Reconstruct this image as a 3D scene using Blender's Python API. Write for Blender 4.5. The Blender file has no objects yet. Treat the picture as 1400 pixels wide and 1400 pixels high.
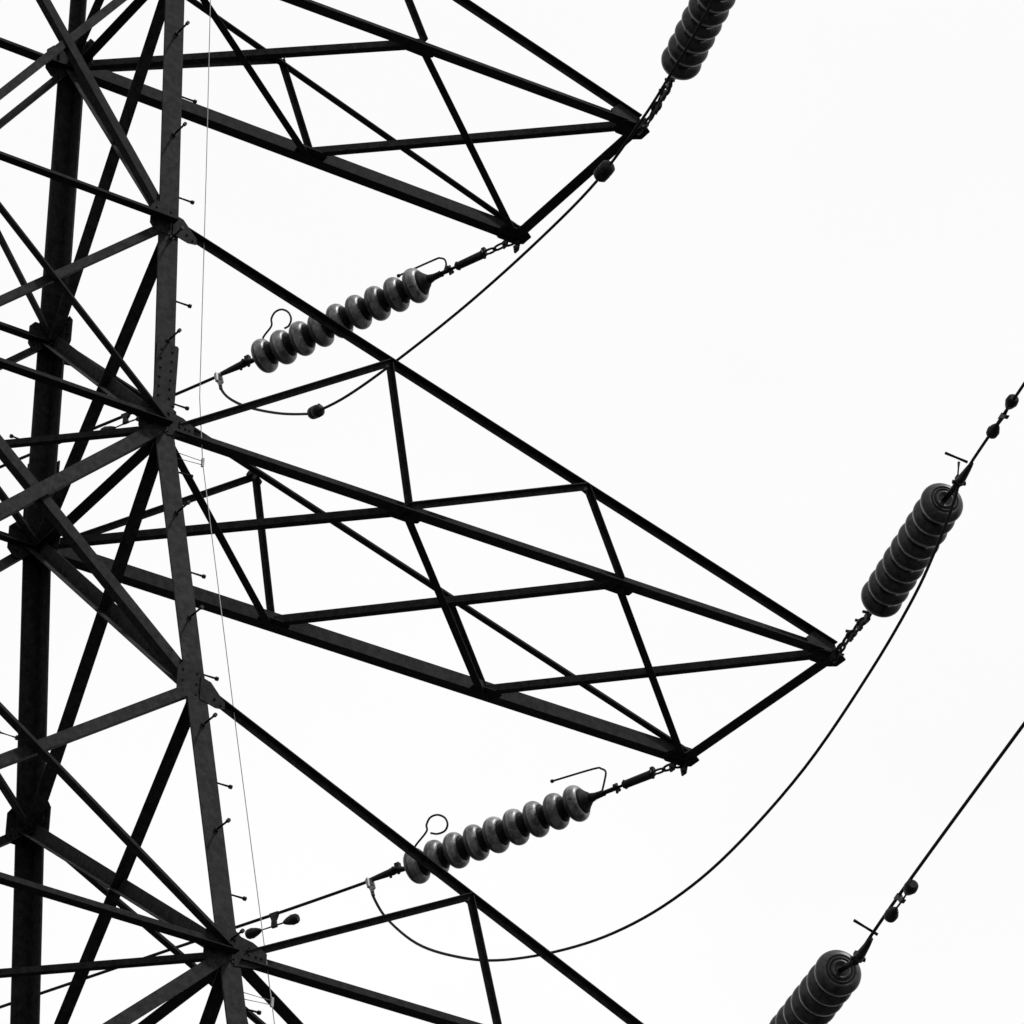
import bpy, bmesh, math, random
from mathutils import Vector, Matrix
random.seed(7)
SC = bpy.context.scene
COL = SC.collection
V = Vector

# ------------------------------------------------------------------ camera
cam_d = bpy.data.cameras.new('camera')
cam = bpy.data.objects.new('camera', cam_d)
COL.objects.link(cam)
RIGHT, DOWN, FWD = V((0.84923, -0.52718, 0.029845)), V((0.299509, 0.434386, -0.849472)), V((0.43486, 0.730336, 0.526789))
cam.matrix_world = Matrix(((RIGHT.x, -DOWN.x, -FWD.x, -13.5986), (RIGHT.y, -DOWN.y, -FWD.y, -30.4633),
                           (RIGHT.z, -DOWN.z, -FWD.z, 1.6), (0, 0, 0, 1)))
cam_d.lens = 188.95
cam_d.sensor_width = 36
cam_d.sensor_fit = 'HORIZONTAL'
cam_d.clip_start = 0.1
cam_d.clip_end = 5000
SC.camera = cam

# ------------------------------------------------------------------ sky: white overcast, black and white photograph
SUN_DIR = V((0.35, -0.40, 0.85)).normalized()
w = bpy.data.worlds.new('World')
SC.world = w
w.use_nodes = True
nt = w.node_tree
bg = nt.nodes['Background']
sky = nt.nodes.new('ShaderNodeTexSky')
sky.sky_type = 'NISHITA'
sky.sun_disc = False
sky.sun_elevation = math.asin(SUN_DIR.z)
sky.sun_rotation = math.atan2(SUN_DIR.x, SUN_DIR.y)
bw = nt.nodes.new('ShaderNodeRGBToBW')
mix = nt.nodes.new('ShaderNodeMix')
mix.data_type = 'RGBA'
mix.inputs[0].default_value = 0.92
cl = nt.nodes.new('ShaderNodeTexNoise')                       # the closed cloud layer, very faintly uneven
cl.inputs['Scale'].default_value = 5.0
cl.inputs['Detail'].default_value = 4.0
tcw = nt.nodes.new('ShaderNodeTexCoord')
mr = nt.nodes.new('ShaderNodeMapRange')
mr.inputs[1].default_value, mr.inputs[2].default_value = 0.3, 0.7
mr.inputs[3].default_value, mr.inputs[4].default_value = 10.3, 10.75
nt.links.new(tcw.outputs['Generated'], cl.inputs['Vector'])
nt.links.new(cl.outputs['Fac'], mr.inputs[0])
nt.links.new(mr.outputs[0], mix.inputs[7])
nt.links.new(sky.outputs[0], bw.inputs[0])
nt.links.new(bw.outputs[0], mix.inputs[6])
nt.links.new(mix.outputs[2], bg.inputs[0])
bg.inputs[1].default_value = 0.1
sun_d = bpy.data.lights.new('sun', 'SUN')
sun_d.energy = 3.4
sun_d.angle = math.radians(6)
sun_d.color = (1, 1, 1)
sun = bpy.data.objects.new('sun', sun_d)
sun.rotation_euler = SUN_DIR.to_track_quat('Z', 'Y').to_euler()
sun.location = (0, 0, 60)
COL.objects.link(sun)
vs = SC.view_settings
vs.view_transform = 'Standard'
vs.look = 'None'
vs.exposure = 0
vs.gamma = 1
vs.use_curve_mapping = False
SC.render.film_transparent = False
SC.cycles.max_bounces = 4

# ------------------------------------------------------------------ materials
def mat(name, dark, light, rough=0.6, spec=0.3, scale=9.0, bump=0.15, detail=6.0, pos=(0.42, 0.7), metal=0.0, vary=0.0):
    m = bpy.data.materials.new(name)
    m.use_nodes = True
    t = m.node_tree
    b = t.nodes['Principled BSDF']
    tc = t.nodes.new('ShaderNodeTexCoord')
    n = t.nodes.new('ShaderNodeTexNoise')
    n.inputs['Scale'].default_value = scale
    n.inputs['Detail'].default_value = detail
    n.inputs['Roughness'].default_value = 0.65
    r = t.nodes.new('ShaderNodeValToRGB')
    r.color_ramp.elements[0].position, r.color_ramp.elements[1].position = pos
    r.color_ramp.elements[0].color = (dark, dark, dark, 1)
    r.color_ramp.elements[1].color = (light, light, light, 1)
    t.links.new(tc.outputs['Object'], n.inputs['Vector'])
    t.links.new(n.outputs['Fac'], r.inputs[0])
    if vary:                                                   # pieces differ a little from one another
        oi = t.nodes.new('ShaderNodeObjectInfo')
        mr = t.nodes.new('ShaderNodeMapRange')
        mr.inputs[3].default_value, mr.inputs[4].default_value = 1 - vary, 1 + vary
        hs = t.nodes.new('ShaderNodeHueSaturation')
        t.links.new(oi.outputs['Random'], mr.inputs[0])
        t.links.new(mr.outputs[0], hs.inputs['Value'])
        t.links.new(r.outputs[0], hs.inputs['Color'])
        r = hs
    t.links.new(r.outputs[0], b.inputs['Base Color'])
    b.inputs['Roughness'].default_value = rough
    b.inputs['Specular IOR Level'].default_value = spec
    b.inputs['Metallic'].default_value = metal
    if bump:
        n2 = t.nodes.new('ShaderNodeTexNoise')
        n2.inputs['Scale'].default_value = scale * 7
        n2.inputs['Detail'].default_value = 4
        t.links.new(tc.outputs['Object'], n2.inputs['Vector'])
        bp = t.nodes.new('ShaderNodeBump')
        bp.inputs['Strength'].default_value = bump
        bp.inputs['Distance'].default_value = 0.01
        t.links.new(n2.outputs['Fac'], bp.inputs['Height'])
        t.links.new(bp.outputs[0], b.inputs['Normal'])
    return m

M_STEEL = mat('weathered_dark_steel', 0.0042, 0.0175, rough=0.75, spec=0.10, scale=19, detail=9, pos=(0.37, 0.64), vary=0.22)
M_FIT = mat('dark_fitting_steel', 0.006, 0.018, rough=0.6, spec=0.15, scale=30)
M_WIRE = mat('stranded_conductor', 0.006, 0.012, rough=0.7, spec=0.1, scale=60, bump=0)
M_CABLE = mat('thin_pale_cable', 0.26, 0.36, rough=0.6, spec=0.2, scale=20, bump=0)
M_DISC = mat('grey_glazed_porcelain', 0.035, 0.24, rough=0.36, spec=0.4, scale=10, bump=0.15, pos=(0.36, 0.66), vary=0.15)
M_UNDER = mat('dark_disc_underside', 0.007, 0.042, rough=0.4, spec=0.25, scale=14, bump=0.15, pos=(0.36, 0.66))  # darker mottled grey for the wire-side half of each disc
M_CAP = mat('insulator_cap_iron', 0.006, 0.018, rough=0.65, spec=0.12, scale=30)
M_ALU = mat('clamp_aluminium', 0.10, 0.35, rough=0.45, spec=0.4, scale=25)
M_GROUND = mat('rough_grass_field', 0.04, 0.08, rough=1.0, spec=0.05, scale=0.6, bump=0.4)

# ------------------------------------------------------------------ helpers
def link(name, me, material, parent=None, loc=(0, 0, 0)):
    o = bpy.data.objects.new(name, me)
    COL.objects.link(o)
    o.location = loc
    if parent is not None:
        o.parent = parent
        o.location = V(loc) - PLOC[parent.name]
    PLOC[o.name] = V(loc)
    if material and not me.materials:
        me.materials.append(material)
    return o
PLOC = {}

def thing(name, loc, label, cat, group=None):
    o = bpy.data.objects.new(name, None)
    o.empty_display_size = 0.2
    COL.objects.link(o)
    o.location = loc
    PLOC[o.name] = V(loc)
    o['label'] = label
    o['category'] = cat
    if group:
        o['group'] = group
    return o

def done(bm, name):
    bmesh.ops.recalc_face_normals(bm, faces=bm.faces[:])
    me = bpy.data.meshes.new(name)
    bm.to_mesh(me)
    bm.free()
    return me

def frame(d, up=V((0, 0, 1))):
    d = d.normalized()
    if abs(d.dot(up)) > 0.98:
        up = V((1, 0, 0))
    x = d.cross(up).normalized()
    return d, x, x.cross(d).normalized()

def add_prism(bm, poly, o, u, v, ax, length):
    """closed polygon (list of 2-D points in u,v) swept along ax"""
    a = [bm.verts.new(o + u * x + v * y) for x, y in poly]
    b = [bm.verts.new(o + u * x + v * y + ax * length) for x, y in poly]
    n = len(poly)
    for i in range(n):
        bm.faces.new((a[i], a[(i + 1) % n], b[(i + 1) % n], b[i]))
    bm.faces.new(a[::-1])
    bm.faces.new(b)

def add_hex(bm, c, ax, r, h, seg=6):
    d, x, y = frame(ax)
    add_prism(bm, [(r * math.cos(2 * math.pi * i / seg), r * math.sin(2 * math.pi * i / seg)) for i in range(seg)], c, x, y, d, h)

def add_tube(bm, pts, r, seg=8, caps=True):
    pts = [V(p) for p in pts]
    rad = r if isinstance(r, (list, tuple)) else [r] * len(pts)
    ref = None
    rings = []
    for i, p in enumerate(pts):
        d = (pts[min(i + 1, len(pts) - 1)] - pts[max(i - 1, 0)]).normalized()
        if ref is None:
            _, x, y = frame(d)
        else:
            x = (ref - d * ref.dot(d)).normalized()
            y = d.cross(x)
        ref = x
        rings.append([bm.verts.new(p + (x * math.cos(2 * math.pi * k / seg) + y * math.sin(2 * math.pi * k / seg)) * rad[i]) for k in range(seg)])
    for a, b in zip(rings, rings[1:]):
        for k in range(seg):
            f = bm.faces.new((a[k], a[(k + 1) % seg], b[(k + 1) % seg], b[k]))
            f.smooth = True
    if caps:
        bm.faces.new(rings[0][::-1])
        bm.faces.new(rings[-1])

def add_lathe(bm, prof, o, ax, seg=24, smooth=True):
    """prof: list of (s along axis, radius)"""
    d, x, y = frame(ax)
    rings = []
    for s, r in prof:
        rings.append([bm.verts.new(o + d * s + (x * math.cos(2 * math.pi * k / seg) + y * math.sin(2 * math.pi * k / seg)) * max(r, 1e-4)) for k in range(seg)])
    for a, b in zip(rings, rings[1:]):
        for k in range(seg):
            f = bm.faces.new((a[k], a[(k + 1) % seg], b[(k + 1) % seg], b[k]))
            f.smooth = smooth
    bm.faces.new(rings[0][::-1])
    bm.faces.new(rings[-1])

def add_ring_link(bm, c, ax, side, half, wid, r, seg=14):
    """an oval chain link: long axis ax, short axis side"""
    pts = []
    for i in range(seg):
        t = 2 * math.pi * i / seg
        pts.append(c + ax * (half * math.cos(t)) + side * (wid * math.sin(t)))
    n = ax.cross(side).normalized()
    rings = []
    for i in range(seg):
        d = (pts[(i + 1) % seg] - pts[i - 1]).normalized()
        e = d.cross(n)
        rings.append([bm.verts.new(pts[i] + (n * math.cos(k * math.pi / 3) + e * math.sin(k * math.pi / 3)) * r) for k in range(6)])
    for i in range(seg):
        a, b = rings[i], rings[(i + 1) % seg]
        for k in range(6):
            bm.faces.new((a[k], a[(k + 1) % 6], b[(k + 1) % 6], b[k])).smooth = True

def add_box(bm, c, u, v, n, a, b, h):
    add_prism(bm, [(-a, -b), (a, -b), (a, b), (-a, b)], c - n * h, u, v, n, 2 * h)

def local(bm, o):
    for q in bm.verts:
        q.co -= o

def smooth_curve(P, n=6):
    """Catmull-Rom through the points"""
    P = [V(p) for p in P]
    Q = [P[0] * 2 - P[1]] + P + [P[-1] * 2 - P[-2]]
    out = []
    for i in range(1, len(Q) - 2):
        p0, p1, p2, p3 = Q[i - 1:i + 3]
        for k in range(n):
            t = k / n
            out.append(0.5 * (2 * p1 + (p2 - p0) * t + (2 * p0 - 5 * p1 + 4 * p2 - p3) * t * t + (3 * p1 - p0 - 3 * p2 + p3) * t ** 3))
    return out + [P[-1]]

# ------------------------------------------------------------------ work points of the tower (metres)
NODES = {
 'S1t':(0.832, -0.826, 28.232),
 'L1t':(0.832, 0.826, 28.232),
 'N1t':(-0.832, -0.826, 28.232),
 'F1t':(-0.832, 0.826, 28.232),
 'S1b':(0.872, -0.866, 26.88),
 'L1b':(0.872, 0.866, 26.88),
 'N1b':(-0.872, -0.866, 26.88),
 'F1b':(-0.872, 0.866, 26.88),
 'S2t':(0.947, -0.941, 24.342),
 'L2t':(0.947, 0.941, 24.342),
 'N2t':(-0.947, -0.941, 24.342),
 'F2t':(-0.947, 0.941, 24.342),
 'S2b':(1.0, -0.994, 22.553),
 'L2b':(1.0, 0.994, 22.553),
 'N2b':(-1.0, -0.994, 22.553),
 'F2b':(-1.0, 0.994, 22.553),
 'S3t':(1.272, -1.266, 20.331),
 'L3t':(1.272, 1.266, 20.331),
 'N3t':(-1.272, -1.266, 20.331),
 'F3t':(-1.272, 1.266, 20.331),
 'S3b':(1.531, -1.525, 18.214),
 'L3b':(1.531, 1.525, 18.214),
 'N3b':(-1.531, -1.525, 18.214),
 'F3b':(-1.531, 1.525, 18.214),
 'A1_tip':(5.044, -0.918, 26.949),
 'A1_1':(3.04, -0.899, 26.922),
 'TA1_1':(2.698, -0.871, 27.67),
 'B1_tip':(5.045, 0.936, 26.954),
 'B1_1':(3.038, 0.891, 26.933),
 'TB1_1':(2.705, 0.853, 27.689),
 'A2_tip':(6.855, -1.034, 22.605),
 'A2_1':(3.04, -1.004, 22.562),
 'TA2_1':(2.834, -0.966, 23.778),
 'A2_2':(4.909, -1.003, 22.579),
 'TA2_2':(4.581, -1.005, 23.283),
 'B2_tip':(6.827, 1.025, 22.626),
 'B2_1':(3.02, 1.01, 22.575),
 'TB2_1':(2.791, 0.992, 23.785),
 'B2_2':(4.931, 1.008, 22.594),
 'TB2_2':(4.572, 0.995, 23.276),
 'A3_tip':(5.618, -1.484, 18.252),
 'A3_1':(3.668, -1.504, 18.234),
 'TA3_1':(3.471, -1.377, 19.279),
 'B3_tip':(5.618, 1.484, 18.252),
 'B3_1':(3.668, 1.503, 18.234),
 'TB3_1':(3.471, 1.376, 19.279),
}

X, Y, Z = V((1, 0, 0)), V((0, 1, 0)), V((0, 0, 1))
N = {k: V(v) for k, v in NODES.items()}

# ------------------------------------------------------------------ the ground
bm = bmesh.new()
rings = []
for r in (4, 9, 20, 45, 110, 300, 800, 1800):
    rings.append([bm.verts.new((r * math.cos(2 * math.pi * k / 48), r * math.sin(2 * math.pi * k / 48), 0.0)) for k in range(48)])
for a, b in zip(rings, rings[1:]):
    for k in range(48):
        bm.faces.new((a[k], a[(k + 1) % 48], b[(k + 1) % 48], b[k]))
bm.faces.new(rings[0])
g = link('ground', done(bm, 'ground'), M_GROUND)
g['kind'] = 'structure'

# ------------------------------------------------------------------ the tower
tower = thing('transmission_tower', (0, 0, 0), 'black steel lattice transmission tower with three pointed cross-arms reaching to the right', 'transmission tower')

def half(z):
    """half width of the tower body at height z"""
    zb = 22.553
    return (1 + 0.1224 * (zb - z), 0.9936 + 0.1224 * (zb - z)) if z < zb else (1 - 0.0296 * (z - zb), 0.9936 - 0.0296 * (z - zb))
for k, z in (('4', 14.9), ('5', 10.6), ('6', 5.6), ('7', 0.25)):
    a, b = half(z)
    for c, sx, sy in (('S', 1, -1), ('L', 1, 1), ('N', -1, -1), ('F', -1, 1)):
        N[c + k] = V((sx * a, sy * b, z))

CX, CY = 0.05, 0.03          # how far the leg corners stand outside the work lines
LEGS = {}
def leg(c, sx, sy):
    bm = bmesh.new()
    def run(zs, a, t):
        prev = None
        for z in zs:
            hx, hy = half(z)
            o = V((sx * (hx + CX), sy * (hy + CY), z))
            u, v = V((-sx, 0, 0)), V((0, -sy, 0))
            ring = [bm.verts.new(o + u * p + v * q) for p, q in ((0, 0), (a, 0), (a, t), (t, t), (t, a), (0, a))]
            if prev:
                for i in range(6):
                    bm.faces.new((prev[i], prev[(i + 1) % 6], ring[(i + 1) % 6], ring[i]))
            else:
                bm.faces.new(ring[::-1])
            prev = ring
        bm.faces.new(prev)
    run((-0.3, 10.6, 18.2, 22.553, 24.8, 27.05), 0.16, 0.016)
    run((27.052, 28.3, 31.2), 0.10, 0.012)
    o = V((sx * half(0)[0], sy * half(0)[1], 0))
    local(bm, o)
    ob = link('leg', done(bm, 'leg'), M_STEEL, tower, o)
    LEGS[c] = ob
    return ob
leg('S', 1, -1); leg('L', 1, 1); leg('N', -1, -1); leg('F', -1, 1)
LEGS['S']['label'] = 'leg with climbing bolts sticking out along its right edge'

def bar(name, o, q, u, v, a, t=0.008, a2=None, parent=None):
    """an equal or unequal angle: corner line o-q, flanges along u and v"""
    ax = (q - o)
    L = ax.length
    ax.normalize()
    u = (u - ax * u.dot(ax)).normalized()
    v = (v - ax * v.dot(ax) - u * v.dot(u)).normalized()
    b = a2 or a
    bm = bmesh.new()
    add_prism(bm, [(0, 0), (a, 0), (a, t), (t, t), (t, b), (0, b)], V((0, 0, 0)), u, v, ax, L)
    return link(name, done(bm, name), M_STEEL, parent or tower, o)

def face_bar(name, p, q, n, a, off, out=False, low=True, trim=0.0, a2=None):
    """an angle bolted flat on a tower face; its second flange points out or in at its lower or upper edge"""
    p, q = V(p), V(q)
    d = (q - p).normalized()
    p, q = p + d * trim, q - d * trim
    s = d.cross(n)
    s = s if s.z > 0 else -s
    s.normalize()
    e = -1 if low else 1
    o = n * off + s * (e * a / 2)
    bar(name, p + o, q + o, s * -e, n if out else -n, a, 0.007, a2)

NF, XF, RF, WF = -Y, X, Y, -X
# near face: lit braces facing the viewer
face_bar('brace', N['S2b'], N['N2t'], NF, 0.062, 0.044, out=True)
face_bar('brace', N['S2t'], N['N2b'], NF, 0.062, 0.034)
face_bar('brace', N['S3t'], N['N2b'], NF, 0.080, 0.006, low=True)
face_bar('brace', N['S2b'], N['N3t'], NF, 0.100, 0.046, low=True)
face_bar('brace', N['S3b'], N['N3t'], NF, 0.075, 0.044, out=True)
face_bar('brace', N['S3t'], N['N3b'], NF, 0.082, 0.034)
face_bar('brace', N['S3b'], N['N4'], NF, 0.095, 0.046)
face_bar('brace', N['S4'], N['N3b'], NF, 0.095, 0.006)
face_bar('brace', N['S2t'], N['N1b'], NF, 0.070, 0.008, low=True)
face_bar('brace', N['S1b'], N['N2t'], NF, 0.062, -0.004, low=True)
face_bar('brace', N['S1b'], N['N1t'], NF, 0.060, 0.044)
face_bar('brace', N['S1t'], N['N1b'], NF, 0.060, 0.006)
for k, a in (('1b', 0.08), ('2t', 0.075), ('2b', 0.085), ('3b', 0.085)):
    face_bar('strut', N['S' + k], N['N' + k], NF, a, 0.058, out=True)
# far face
for p, q, a, off in (('L1b', 'F2t', .062, .034), ('F1b', 'L2t', .062, .006), ('L2t', 'F2b', .06, .034), ('F2t', 'L2b', .075, .006), ('L2b', 'F3t', .08, .034),
                     ('F2b', 'L3t', .08, .006), ('L3t', 'F3b', .075, .034), ('F3t', 'L3b', .075, .006), ('F1b', 'L1t', .06, .006)):
    face_bar('brace', N[p], N[q], RF, a, off)
for k in ('1b', '2t', '2b', '3b'):
    face_bar('strut', N['L' + k], N['F' + k], RF, 0.095 if k == '1b' else 0.075, 0.058)
# face that carries the cross-arms
for p, q, a, off in (('S1b', 'L2t', .095, .044), ('L1b', 'S2t', .075, .010), ('S2t', 'L2b', .10, .044), ('L2t', 'S2b', .10, .010), ('S2b', 'L3t', .105, .044),
                     ('L2b', 'S3t', .105, .010), ('S3t', 'L3b', .10, .044), ('L3t', 'S3b', .10, .010), ('S1b', 'L1t', .07, .044), ('L1b', 'S1t', .07, .010),
                     ('S3b', 'L4', .11, .044), ('L3b', 'S4', .11, .010)):
    face_bar('brace', N[p], N[q], XF, a, off)
for k, a in (('1b', .085), ('2b', .095), ('3b', .10)):
    face_bar('strut', N['S' + k], N['L' + k], XF, a, 0.062)
# the hidden left face
for p, q in (('N1b', 'F2t'), ('F1b', 'N2t'), ('N2t', 'F2b'), ('F2t', 'N2b'), ('N2b', 'F3t'), ('F2b', 'N3t'), ('N3t', 'F3b'), ('F3t', 'N3b')):
    face_bar('brace', N[p], N[q], WF, 0.08, 0.034 if p[0] == 'N' else 0.006)
for k in ('1b', '2b', '3b'):
    face_bar('strut', N['N' + k], N['F' + k], WF, 0.08, 0.058)
# lower panels down to the ground
for hi, lo in (('3b', '4'), ('4', '5'), ('5', '6'), ('6', '7')):
    for a, b, n in (('S', 'N', NF), ('L', 'F', RF), ('S', 'L', XF), ('N', 'F', WF)):
        for p, q, off in ((a + hi, b + lo, 0.044), (b + hi, a + lo, 0.008)):
            if hi == '3b' and n in (NF, XF):
                continue
            face_bar('brace', N[p], N[q], n, 0.10, off)
# plan bracing across the body
for k, dz in (('1b', -0.03), ('2b', -0.03), ('3b', -0.03)):
    p, q = N['S' + k] + Z * dz, N['F' + k] + Z * dz
    bar('plan_brace', p, q, (q - p).cross(Z), Z, 0.048, 0.007)

# ---- cross-arms
def seg_bar(name, p, q, u, v, a, off, t=0.007):
    """angle with its u flange centred on the line p-q and pushed off by an offset"""
    p, q = V(p), V(q)
    d = (q - p).normalized()
    uu = (u - d * u.dot(d)).normalized()
    o = off - uu * (a / 2)
    bar(name, p + o, q + o, uu, v, a, t)

def arm(i, n_pan, ac, at_a, at_b, al):
    lo = {'A': [N['S%db' % i]] + [N['A%d_%d' % (i, j)] for j in range(1, n_pan)] + [N['A%d_tip' % i]],
          'B': [N['L%db' % i]] + [N['B%d_%d' % (i, j)] for j in range(1, n_pan)] + [N['B%d_tip' % i]]}
    up = {'A': [N['S%dt' % i]] + [N['TA%d_%d' % (i, j)] for j in range(1, n_pan)],
          'B': [N['L%dt' % i]] + [N['TB%d_%d' % (i, j)] for j in range(1, n_pan)]}
    for s, sy in (('A', -1), ('B', 1)):
        out = Y * sy
        p, q = lo[s][0], lo[s][-1]
        d = (q - p).normalized()
        # bottom chord: one flange upright, one lying outwards at its foot
        o = -Z * (ac * 0.55) - out * (ac * 0.35)
        bar('bottom_chord', p + o + d * 0.06, q + o + d * 0.05, out, Z, ac, 0.010)
        a = at_a if s == 'A' else at_b
        p, q = up[s][0], lo[s][-1] + Z * 0.03
        d = (q - p).normalized()
        w = d.cross(out)
        w = w if w.z > 0 else -w
        e = 1 if s == 'A' else -1
        o = w * (e * a / 2) - out * 0.01
        bar('top_chord', p + o + d * 0.06, q + o, w * -e, -Y, a, 0.008)
        for j in range(1, n_pan):
            seg_bar('lacing_bar', lo[s][j - 1] if j > 1 else lo[s][0] + X * 0.1, up[s][j], -Z - X * 0.3, -Y, al * 0.80, out * 0.018)
            seg_bar('lacing_bar', up[s][j], lo[s][j], -X, -Y, al * 0.74, out * 0.006)
    for j in range(n_pan):
        z1, z2 = -Z * (ac * 0.55 + 0.012), -Z * (ac * 0.55 - 0.016)
        seg_bar('lacing_bar', lo['A'][j], lo['B'][j + 1], X, Z, al, z1)
        seg_bar('lacing_bar', lo['B'][j], lo['A'][j + 1], X, Z, al, z2)
    p, q = lo['A'][-1], lo['B'][-1]
    e = Y * 0.07
    bar('end_beam', p - e + V((0.03, 0, -0.075)), q + e + V((0.03, 0, -0.075)), Z, -X, 0.095, 0.009)
arm(1, 2, 0.105, 0.056, 0.064, 0.060)
arm(2, 3, 0.110, 0.056, 0.064, 0.060)
arm(3, 2, 0.105, 0.054, 0.062, 0.060)
seg_bar('lacing_bar', N['S3b'] + X * 0.08, N['B3_tip'], X, Z, 0.105, -Z * 0.075)

# ---- gusset plates
def plate(c, u, v, n, poly, t=0.008, bolts=(), parent=None, name='gusset_plate'):
    bm = bmesh.new()
    u, v, n = u.normalized(), v.normalized(), n.normalized()
    add_prism(bm, poly, -n * (t / 2), u, v, n, t)
    for x, y in bolts:
        add_hex(bm, u * x + v * y + n * (t / 2 - 0.002), n, 0.010, 0.010)
        add_hex(bm, u * x + v * y - n * (t / 2 - 0.002), -n, 0.011, 0.014)
    return link(name, done(bm, name), M_STEEL, parent or tower, c)

def octo(a, b, c=0.35, sk=0.0):
    return [(-a, -b * (1 - c) + sk), (-a * (1 - c), -b), (a * (1 - c), -b), (a, -b * (1 - c) - sk), (a, b * (1 - c) - sk), (a * (1 - c), b), (-a * (1 - c), b), (-a, b * (1 - c) + sk)]
def grid(a, b, nx, ny):
    return [(-a + 2 * a * i / max(nx - 1, 1), -b + 2 * b * j / max(ny - 1, 1)) for i in range(nx) for j in range(ny)]

for k, a, b in (('1b', .19, .17), ('2t', .15, .15), ('2b', .21, .18), ('3t', .14, .17), ('3b', .20, .18)):
    for c, sx, sy in (('S', 1, -1), ('L', 1, 1), ('N', -1, -1), ('F', -1, 1)):
        p = N[c + k]
        # plate in the near or far face
        plate(p + V((-sx * 0.08, sy * (CY + 0.006), 0)), X, Z, Y * sy, octo(a * .72, b * .88, .4), 0.008, grid(a * .4, b * .5, 2, 3))
        # plate in the arm or back face
        plate(p + V((sx * (CX + 0.006), -sy * (0.14 if sy < 0 else 0.07), 0)), Y, Z, X * sx, octo(a * .9, b * 1.05, .4), 0.008, grid(a * .5, b * .6, 3, 3))
        if sx > 0 and (k == '2t' or (k == '3t' and c == 'S')):
            # ear that takes the cross-arm's top chord
            plate(p + V((0.10, sy * (CY + 0.016), -0.04)), X, Z, Y * sy, [(-.10, -.08), (.03, -.11), (.10, -.10), (.10, -.05), (-.02, .08), (-.10, .10)], 0.008, [(.02, -.04), (.07, -.075)])
        if sx > 0 and k in ('1b', '2b', '3b'):
            e = 0.80 if k == '3b' else 0.66
            plate(p + V((0.15 * e, sy * (CY + 0.016), 0.0)), X, Z, Y * sy, [(x * e, y * e) for x, y in [(-.14, -.15), (.05, -.12), (.17, -.06), (.17, .05), (.03, .12), (-.14, .15)]], 0.008, [(x * e, y * e) for x, y in [(.0, .0), (.07, .0), (.12, .0), (0, .06)]])
# splice covers on the legs just above the middle cross-arm
for c, sx, sy in (('S', 1, -1), ('L', 1, 1)):
    p = N[c + '2b'] + Z * 0.42
    p.x, p.y = sx * (half(p.z)[0] + CX), sy * (half(p.z)[1] + CY)
    plate(p + V((-sx * 0.08, sy * 0.012, 0)), X, Z, Y * sy, [(-.085, -.26), (.085, -.26), (.085, .26), (-.085, .26)], 0.012, grid(.045, .20, 2, 6), LEGS[c], 'splice_plate')
    plate(p + V((sx * 0.012, -sy * 0.08, 0)), Y, Z, X * sx, [(-.085, -.26), (.085, -.26), (.085, .26), (-.085, .26)], 0.012, grid(.045, .20, 2, 6), LEGS[c], 'splice_plate')
# panel points and tips of the cross-arms
for i, m in ((1, 2), (2, 3), (3, 2)):
    for s, sy in (('A', -1), ('B', 1)):
        for j in range(1, m):
            p = N['%s%d_%d' % (s, i, j)]
            plate(p + V((0, -sy * 0.02, -0.045)), X, Y, Z, octo(.135, .085, .38), 0.008, grid(.08, .04, 3, 2))
            plate(N['T%s%d_%d' % (s, i, j)] + Y * (sy * 0.004) - Z * 0.01, V((1, 0, -0.45)), V((0.45, 0, 1)), Y * sy, octo(.07, .035, .4), 0.008, grid(.04, .0, 2, 1))
        p = N['%s%d_tip' % (s, i)]
        plate(p + V((-0.05, -sy * 0.03, -0.068)), X, Y, Z, octo(.14, .10, .4), 0.010, grid(.08, .05, 3, 2), name='tip_plate')
        plate(p + V((-0.07, sy * 0.012, -0.01)), X, Z, Y * sy, [(-.20, .03), (-.15, -.06), (.10, -.09), (.11, -.02), (.07, .05), (-.12, .12)], 0.010, [(-.1, 0), (-.02, -.02), (.06, -.04)], name='tip_plate')
        # the two hanging lugs
        for dx in ((-0.06, 0.05) if s == 'B' else (-0.06,)):
            plate(p + V((dx, sy * 0.07, -0.11)), Y, Z, X, [(-.05, .05), (.05, .05), (.028, -.03), (-.028, -.03)], 0.014, [(0, -.005)], name='hanger_lug')

# ---- climbing bolts on the near right leg
def step_mesh(ax):
    bm = bmesh.new()
    add_tube(bm, [V((0, 0, 0)), ax * 0.165], 0.0085, 8)
    add_hex(bm, ax * 0.155, ax, 0.0155, 0.022)
    add_hex(bm, ax * 0.004, ax, 0.019, 0.016)
    return done(bm, 'step_bolt')
sx_me, sy_me = step_mesh(V((1, 0, 0.02))), step_mesh(V((0.02, -1, 0)))
for z in (25.597, 24.66, 23.72, 22.816, 22.222, 21.36, 20.501, 19.616, 18.726, 17.842, 16.96, 16.07):
    hx, hy = half(z)
    link('step_bolt', sx_me, M_FIT, LEGS['S'], V((hx + CX, -(hy + CY) + 0.10, z)))
for z in (26.085, 25.138, 24.187, 23.274, 21.778, 20.892, 20.005, 19.159, 18.294, 17.4, 16.5):
    hx, hy = half(z)
    link('step_bolt', sy_me, M_FIT, LEGS['S'], V((hx + CX - 0.06, -(hy + CY), z)))
# a few on the far right leg
for z in (21.0, 19.9, 23.4):
    hx, hy = half(z)
    link('step_bolt', step_mesh(V((-1, 0, 0))), M_FIT, LEGS['L'], V((hx + CX - 0.16, hy + CY - 0.01, z)))

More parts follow.
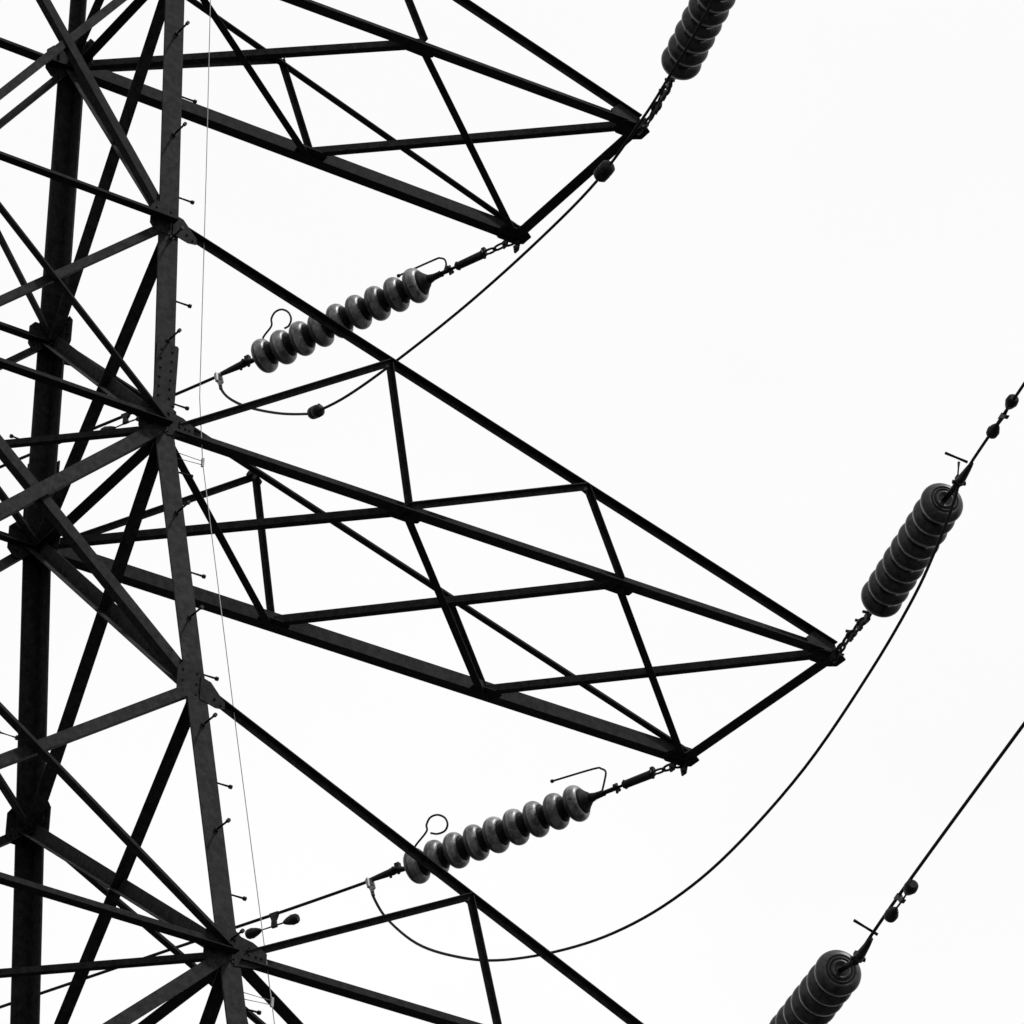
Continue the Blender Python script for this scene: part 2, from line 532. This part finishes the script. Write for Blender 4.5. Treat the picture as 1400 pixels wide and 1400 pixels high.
# ------------------------------------------------------------------ thin cable down the leg
cab = thing('safety_cable', (half(0)[0] + 0.25, -half(0)[1], 0), 'thin pale cable running down beside the leg with climbing bolts', 'cable')
bm = bmesh.new()
pts = []
for z in (0.05, 6, 12, 17.93, 20, 22.34, 22.9, 25, 28, 30.5):
    hx, hy = half(z)
    pts.append(V((hx + (0.285 if z > 1 else 0.2) + 0.006 * math.sin(z * 2.1), -hy, z)))
o = PLOC[cab.name]
add_tube(bm, pts, 0.0034, 6)
local(bm, o)
link('cable', done(bm, 'cable'), M_CABLE, cab, o)
for z in (22.346, 17.927, 27.6):
    hx, hy = half(z)
    bm = bmesh.new()
    c = V((hx + CX + 0.004, -hy, z))
    add_tube(bm, [V((0, 0, 0)), V((0.235, 0, 0.0))], 0.003, 6)
    add_tube(bm, [V((0, 0, -0.05)), V((0.235, 0, -0.03))], 0.003, 6)
    link('bracket', done(bm, 'bracket'), M_CABLE, cab, c)
    bm = bmesh.new()
    add_box(bm, V((0.235, 0, -0.01)), X, Y, Z, 0.009, 0.009, 0.035)
    link('cable_clamp', done(bm, 'cable_clamp'), M_CABLE, cab, c)

# ------------------------------------------------------------------ insulator strings
def disc_mesh(rs):
    bm = bmesh.new()
    # a thick rounded shed: glazed above, darker and ribbed beneath
    arc = [(-.008 + .062 * math.cos(math.radians(a)), .100 + .054 * math.sin(math.radians(a))) for a in (180, 165, 150, 132, 114, 98, 84, 70, 52, 32, 14)]
    top = [(-.070, .070)] + arc[:7]
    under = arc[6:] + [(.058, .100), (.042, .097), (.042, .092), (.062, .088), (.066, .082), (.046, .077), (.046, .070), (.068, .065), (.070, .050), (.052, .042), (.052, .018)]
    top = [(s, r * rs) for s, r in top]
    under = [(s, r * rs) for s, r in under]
    add_lathe(bm, top, V((0, 0, 0)), Z, 40)
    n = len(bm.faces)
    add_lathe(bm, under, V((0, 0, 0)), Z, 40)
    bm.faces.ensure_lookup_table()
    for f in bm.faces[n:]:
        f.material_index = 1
    # drop the two inner closing caps, then weld top and underside into one shell
    bmesh.ops.delete(bm, geom=[f for f in bm.faces if len(f.verts) == 40 and abs(f.calc_center_median().z - arc[6][0]) < .002], context='FACES')
    bmesh.ops.remove_doubles(bm, verts=bm.verts[:], dist=1e-5)
    me = done(bm, 'insulator_disc')
    me.materials.append(M_DISC)
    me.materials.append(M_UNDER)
    return me
def cap_mesh(rs):
    bm = bmesh.new()
    add_lathe(bm, [(s, r * rs) for s, r in [(-.142, .020), (-.142, .040), (-.132, .054), (-.116, .066), (-.096, .084), (-.080, .102), (-.070, .107), (-.060, .080)]], V((0, 0, 0)), Z, 24)
    return done(bm, 'cap')
def pin_mesh(pitch):
    bm = bmesh.new()
    add_lathe(bm, [(.018, .030), (.030, .024), (.040, .018), (pitch - .12, .018), (pitch - .115, .010)], V((0, 0, 0)), Z, 12)
    return done(bm, 'pin')
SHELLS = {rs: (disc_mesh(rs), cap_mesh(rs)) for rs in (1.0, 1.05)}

def string(label, tip, T, D1, D9, K, wire_dir, chain, horn=None, horn_ball=True, ring=None, cross=None):
    tip, T, D1, D9, K = map(V, (tip, T, D1, D9, K))
    root = thing('insulator_string', T, label, 'insulator', 'insulator strings on the cross-arms')
    ax = (D9 - D1).normalized()
    pitch = (D9 - D1).length / 8
    pm = pin_mesh(pitch)
    DISC, CAP = SHELLS[1.05 if chain else 1.0]
    from mathutils import Euler
    for k in range(9):
        c = D1 + ax * (pitch * k)
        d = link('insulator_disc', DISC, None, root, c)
        # every disc sits at its own roll and hangs a degree or three out of true
        q = ax.to_track_quat('Z', 'Y') @ Euler((random.gauss(0, .03), random.gauss(0, .03), random.uniform(0, 6.28))).to_quaternion()
        d.rotation_euler = q.to_euler()
        for nm, me in (('cap', CAP), ('pin', pm)):
            s = bpy.data.objects.new(nm, me)
            COL.objects.link(s)
            s.parent = d
            if not me.materials:
                me.materials.append(M_CAP)
    # hardware between the arm tip and the first cap
    E = D1 - ax * 0.130
    d = (E - T)
    L = d.length
    d.normalize()
    _, sx_, up_ = frame(d)
    def part(nm, bm, m=M_FIT, c=T):
        return link(nm, done(bm, nm), m, root, c)
    t0 = tip + V((0, 0, -0.09))
    g = (T - t0)
    gl = g.length
    bm = bmesh.new()
    gd, gx, gu = frame(g)
    n = max(1, round(gl / 0.13))
    h = gl / n
    for i in range(n):
        add_ring_link(bm, t0 - T + gd * (h * (i + .5)), gd, gx if i % 2 else gu, h * .5 + .012, 0.026, 0.010)
    part('shackle', bm)
    bm = bmesh.new()
    def ring_at(s, hl, wd, r, flip):
        add_ring_link(bm, d * s, d, up_ if flip else sx_, hl, wd, r)
    if chain:
        s = 0.0
        n = 5
        h = (L - 0.16) / n
        for i in range(n):
            ring_at(s + h / 2, h / 2 + 0.014, 0.028, 0.0125, i % 2 == 0)
            s += h
        part('chain', bm)
        for q in (0.22, 0.5, 0.72):
            bm = bmesh.new()
            add_box(bm, d * (L * q) - up_ * 0.012, d, sx_, up_, 0.035, 0.016, 0.030)
            add_hex(bm, d * (L * q) - sx_ * 0.04 + up_ * 0.03, sx_, 0.012, 0.08)
            part('clevis', bm)
    else:
        ring_at(0.05, 0.06, 0.024, 0.010, True)
        ring_at(0.145, 0.055, 0.026, 0.010, False)
        part('chain', bm)
        bm = bmesh.new()
        a, b = 0.19, 0.19 + 0.29
        add_tube(bm, [d * a, d * (a + .012), d * (a + .02), d * (a + .035), d * (b - .03), d * (b - .02), d * b], [.02, .036, .044, .036, .034, .042, .028], 12)
        add_box(bm, d * (a + .01) + up_ * .02, d, sx_, up_, .016, .02, .035)
        part('turnbuckle', bm)
        bm = bmesh.new()
        add_tube(bm, [d * b, d * (b + .05), d * (L - .1)], [.018, .02, .018], 8)
        add_hex(bm, d * (b + .06) - sx_ * .045, sx_, .016, .09)
        add_hex(bm, d * (b + .06) + up_ * -.05, up_, .012, .09)
        part('clevis', bm)
    bm = bmesh.new()
    add_tube(bm, [d * (L - .16), d * (L - .13), d * (L - .06), d * L], [.018, .026, .03, .045], 12)
    add_hex(bm, d * (L - .13) - sx_ * .03, sx_, .014, .06)
    part('ball_socket', bm)
    # wire end: strain clamp
    wd = V(wire_dir).normalized()
    _, wx, wu = frame(wd)
    st = D9 + ax * 0.03
    bm = bmesh.new()
    add_tube(bm, [st - K, (K - st) * -.45, V((0, 0, 0))], [.018, .022, .028], 10)
    add_tube(bm, [-wd * .06, wd * .02, wd * .10, wd * .22, wd * .30], [.020, .034, .030, .022, .014], 10)
    add_box(bm, wu * .03 - wd * .02, wd, wx, wu, .022, .02, .03)
    add_hex(bm, -wx * .05, wx, .016, .1)
    add_hex(bm, wd * .05 - wu * .05, wu, .012, .085)
    part('strain_clamp', bm, M_FIT, K)
    if horn:
        P = smooth_curve(horn, 5)
        bm = bmesh.new()
        add_tube(bm, [p - T for p in P], 0.0085, 8)
        if horn_ball:
            add_lathe(bm, [(-.016, .004), (-.012, .013), (0, .017), (.012, .013), (.016, .004)], P[-1] - T, P[-1] - P[-2], 10)
        part('arcing_horn', bm)
    if ring:
        bm = bmesh.new()
        add_tube(bm, [p - T for p in smooth_curve(ring, 5)], 0.009, 8)
        part('arcing_horn', bm)
    if cross:
        bm = bmesh.new()
        add_tube(bm, [V(cross[0]) - T, V(cross[1]) - T], 0.011, 8)
        if len(cross) > 2:
            add_tube(bm, [V(cross[2]) - T, V(cross[3]) - T], 0.011, 8)
        part('arcing_horn', bm)
    return root

string('side-on string of rounded grey discs below the middle cross-arm, loop of wire on top', N['B2_tip'] , (6.789, 1.104, 22.549), (6.384, 1.934, 22.442), (5.715, 3.306, 22.27), (5.627, 3.486, 22.281), (-.43, .90, -.1), False,
       horn=[(6.49, 1.717, 22.459), (6.504, 1.689, 22.598), (6.506, 1.684, 22.664), (6.487, 1.722, 22.702), (6.457, 1.785, 22.721), (6.283, 2.141, 22.713)],
       ring=[(5.705, 3.326, 22.38), (5.705, 3.326, 22.452), (5.753, 3.228, 22.566), (5.752, 3.231, 22.628), (5.766, 3.201, 22.688), (5.797, 3.137, 22.696), (5.83, 3.071, 22.65), (5.843, 3.043, 22.58), (5.832, 3.066, 22.526), (5.801, 3.13, 22.517), (5.772, 3.188, 22.541)])
string('side-on string of rounded grey discs below the upper cross-arm, loop of wire on top', N['B1_tip'], (4.996, 1.036, 26.867), (4.61, 1.829, 26.748), (3.949, 3.184, 26.54), (3.867, 3.352, 26.534), (-.43, .90, -.12), False,
       horn=[(4.736, 1.57, 26.79), (4.744, 1.553, 26.858), (4.737, 1.568, 26.915), (4.717, 1.608, 26.945), (4.692, 1.661, 26.95), (4.536, 1.98, 26.908)],
       ring=[(3.94, 3.202, 26.66), (3.94, 3.202, 26.739), (3.973, 3.133, 26.826), (3.971, 3.137, 26.902), (3.986, 3.107, 26.958), (4.016, 3.047, 26.965), (4.047, 2.983, 26.912), (4.062, 2.952, 26.833), (4.054, 2.969, 26.772), (4.034, 3.008, 26.757)])
string('foreshortened dark disc string rising to the right from the outer tip of the middle cross-arm', N['A2_tip'], (6.777, -1.274, 22.522), (6.468, -2.225, 22.366), (6.013, -3.624, 22.315), (5.892, -3.999, 22.253), (-.31, -.95, -.06), True,
       cross=[(5.882, -3.996, 22.282), (5.894, -4.0, 22.428), (5.795, -3.967, 22.49), (5.957, -4.02, 22.44)])
string('dark disc string running off the top edge from the outer tip of the upper cross-arm', N['A1_tip'], (4.929, -1.273, 26.732), (4.637, -2.173, 26.625), (4.148, -3.678, 26.513), (4.006, -4.114, 26.437), (-.31, -.95, -.1), True)
string('dark disc string cut off by the bottom edge at the lower right of the photo', N['A3_tip'], (5.483, -1.897, 18.119), (5.24, -2.65, 18.07), (4.779, -4.065, 17.957), (4.64, -4.492, 17.841), (-.31, -.95, -.0), True,
       cross=[(4.435, -4.737, 17.963), (4.592, -4.788, 17.88)])
CONDUCTORS = [
 ('taut wire leaving the disc string under the middle cross-arm toward the lower left', [(5.627, 3.486, 22.281), (5.514, 3.717, 22.248), (5.182, 4.399, 22.19), (4.931, 4.914, 22.154), (4.5, 5.796, 22.092), (4.068, 6.682, 22.029), (3.866, 7.097, 22.0)], 0.0, 70, 0.0135),
 ('taut wire leaving the disc string under the upper cross-arm and passing behind the tower leg', [(3.867, 3.352, 26.534), (3.743, 3.606, 26.492), (3.551, 3.998, 26.446), (3.325, 4.463, 26.400), (2.885, 5.364, 26.318), (2.742, 5.658, 26.290)], 0.0, 70, 0.0135),
 ('taut wire leaving the foreshortened disc string and meeting the right edge at mid height', [(5.892, -3.999, 22.253), (5.792, -4.306, 22.25), (5.613, -4.858, 22.214), (5.438, -5.396, 22.18)], 0.0, 60, 0.0115),
 ('taut wire climbing to the right edge from the disc string at the lower right', [(4.64, -4.492, 17.861), (4.544, -4.789, 17.868), (4.356, -5.368, 17.858), (4.023, -6.392, 17.817), (3.577, -7.763, 17.751)], 0.0, 60, 0.0115),
 ('taut wire out of the top edge beyond the upper disc string', [(4.006, -4.114, 26.437), (3.85, -4.6, 26.35), (3.655, -5.195, 26.251)], 0.0, 60, 0.0115),
]
JUMPERS = [
 ('long slack cable sweeping below the middle cross-arm from one disc string to the other', [(5.518, 3.71, 22.237), (5.521, 3.642, 22.066), (5.532, 3.414, 21.77), (5.554, 2.957, 21.364), (5.581, 2.412, 21.032), (5.611, 1.792, 20.743), (5.65, 0.975, 20.488), (5.688, 0.197, 20.334), (5.725, -0.554, 20.303), (5.76, -1.284, 20.407), (5.803, -2.172, 20.712), (5.841, -2.955, 21.164), (5.866, -3.471, 21.553), (5.88, -3.755, 21.865), (5.888, -3.928, 22.102), (5.892, -3.999, 22.253)], [], None),
 ('slack cable with two lumpy weights looping below the upper cross-arm', [(3.746, 3.599, 26.483), (3.748, 3.547, 26.337), (3.753, 3.382, 26.148), (3.765, 3.047, 25.885), (3.782, 2.55, 25.568), (3.796, 2.129, 25.341), (3.802, 1.93, 25.259), (3.819, 1.442, 25.159), (3.843, 0.719, 25.105), (3.879, -0.329, 25.088), (3.913, -1.348, 25.143), (3.939, -2.116, 25.252), (3.959, -2.709, 25.485), (3.97, -3.049, 25.672), (3.979, -3.32, 25.835), (3.986, -3.524, 25.984), (3.993, -3.737, 26.16), (4.003, -4.014, 26.329), (4.006, -4.114, 26.437)], [(6, .165, .055), (11, .18, .062)], None),
]
DAMPERS = [
 ('twin-weight damper below the wire of the middle disc string beside the climbing leg', (5.102, 4.563, 22.172), (5.105, 4.557, 22.068), (5.015, 4.742, 22.058), (5.178, 4.407, 22.08)),
 ('twin-weight damper half hidden behind the leg node where the middle cross-arm begins', (3.325, 4.463, 26.398), (3.327, 4.458, 26.329), (3.247, 4.621, 26.298), (3.408, 4.292, 26.323)),
 ('twin-weight damper on the wire at the right edge above the foreshortened disc string', (5.587, -4.936, 22.213), (5.558, -5.025, 22.148), (5.527, -5.121, 22.202), (5.643, -4.764, 22.208)),
 ('twin-weight damper on the wire above the disc string at the lower right', (4.365, -5.338, 17.856), (4.337, -5.426, 17.777), (4.288, -5.575, 17.788), (4.405, -5.216, 17.798)),
]


# ------------------------------------------------------------------ conductors
def far_points(P, slope_end, length, n=24):
    """carry the last direction on, in its own upright plane, easing to a gentle sag"""
    P = [V(p) for p in P]
    h = V((P[-1].x - P[0].x, P[-1].y - P[0].y, 0)).normalized()
    s0 = (P[-1].z - P[-3].z) / max(1e-6, math.hypot(P[-1].x - P[-3].x, P[-1].y - P[-3].y))
    out = []
    for i in range(1, n + 1):
        x = length * (i / n) ** 1.6
        out.append(P[-1] + h * x + Z * (s0 * x + (slope_end - s0) * x * x / (2 * length)))
    return P + out
def conductor(label, P, slope_end, length, r=0.0125):
    Q = far_points(P, slope_end, length)
    root_loc = Q[0]
    bm = bmesh.new()
    near = smooth_curve(Q[:len(P)], 4) + Q[len(P):]
    add_tube(bm, [p - root_loc for p in near], r, 8)
    o = link('conductor', done(bm, 'conductor'), M_WIRE, None, root_loc)
    o['label'] = label
    o['category'] = 'wire'
    o['group'] = 'conductors of the power line'
for a in CONDUCTORS:
    conductor(*a)

def jumper(label, P, weights, clamp_end, r=0.0115):
    P = [V(p) for p in P]
    C = smooth_curve(P, 6)
    root = thing('jumper_cable', P[0], label, 'jumper cable', 'jumper cables looping under the cross-arms')
    bm = bmesh.new()
    add_tube(bm, [p - P[0] for p in C], r, 8)
    link('cable', done(bm, 'cable'), M_WIRE, root, P[0])
    for i, L, rad in weights:
        at = P[i] if i == 6 else P[i].lerp(P[i + 1], .13)
        d = (P[i + 1] - P[i - 1]).normalized()
        bm = bmesh.new()
        add_lathe(bm, [(-L * .5, .014), (-L * .46, rad * .6), (-L * .34, rad * .95), (-L * .05, rad), (0, rad * .86), (L * .05, rad), (L * .34, rad * .95), (L * .46, rad * .6), (L * .5, .014)], V((0, 0, 0)), d, 14)
        _, a, b = frame(d)
        add_hex(bm, b * (rad * .8) + d * .03, b, .012, .018)
        add_hex(bm, b * (rad * .8) - d * .03, b, .012, .018)
        link('jumper_weight', done(bm, 'jumper_weight'), M_FIT, root, at)
    # the pale lug that ties it to the line wire
    d = (P[1] - P[0]).normalized()
    _, a, b = frame(d)
    bm = bmesh.new()
    add_prism(bm, [(-.035, -.014), (.035, -.014), (.035, .014), (-.035, .014)], -d * .03, a, b, d, .10)
    add_tube(bm, [d * .07, d * .16], [.024, .016], 10)
    add_hex(bm, b * .012 + d * .0, b, .012, .018)
    add_hex(bm, b * .012 + d * .045, b, .012, .018)
    link('terminal_lug', done(bm, 'terminal_lug'), M_ALU, root, P[0])
for a in JUMPERS:
    jumper(*a)

def damper(label, top, mid, wa, wb, L=.145, rad=.046):
    top, mid, wa, wb = map(V, (top, mid, wa, wb))
    root = thing('vibration_damper', top, label, 'damper', 'vibration dampers on the conductors')
    d = (wb - wa).normalized()
    dn = (mid - top).normalized()
    sd = d.cross(dn).normalized()
    bm = bmesh.new()
    h = (mid - top).length
    add_prism(bm, [(-.044, -.02), (.044, -.02), (.036, .015), (.018, h * .5), (.026, h + .012), (-.026, h + .012), (-.022, h * .5), (-.036, .015)], -sd * .014, d, dn, sd, .028)
    link('clamp', done(bm, 'clamp'), M_FIT, root, top)
    bm = bmesh.new()
    add_tube(bm, [wa - top, (wa * .5 + wb * .5 + mid) * .5 - top, wb - top], .007, 8)
    link('messenger', done(bm, 'messenger'), M_WIRE, root, top)
    for c, s in ((wa, 1), (wb, -1)):
        bm = bmesh.new()
        add_lathe(bm, [(-L * .5, .025), (-L * .47, rad * .72), (-L * .36, rad * .93), (-L * .08, rad), (-L * .04, rad * .93), (L * .2, rad * .74), (L * .42, rad * .45), (L * .5, .014)], V((0, 0, 0)), d * s, 16)
        link('weight', done(bm, 'weight'), M_FIT, root, c)
for a in DAMPERS:
    damper(*a)
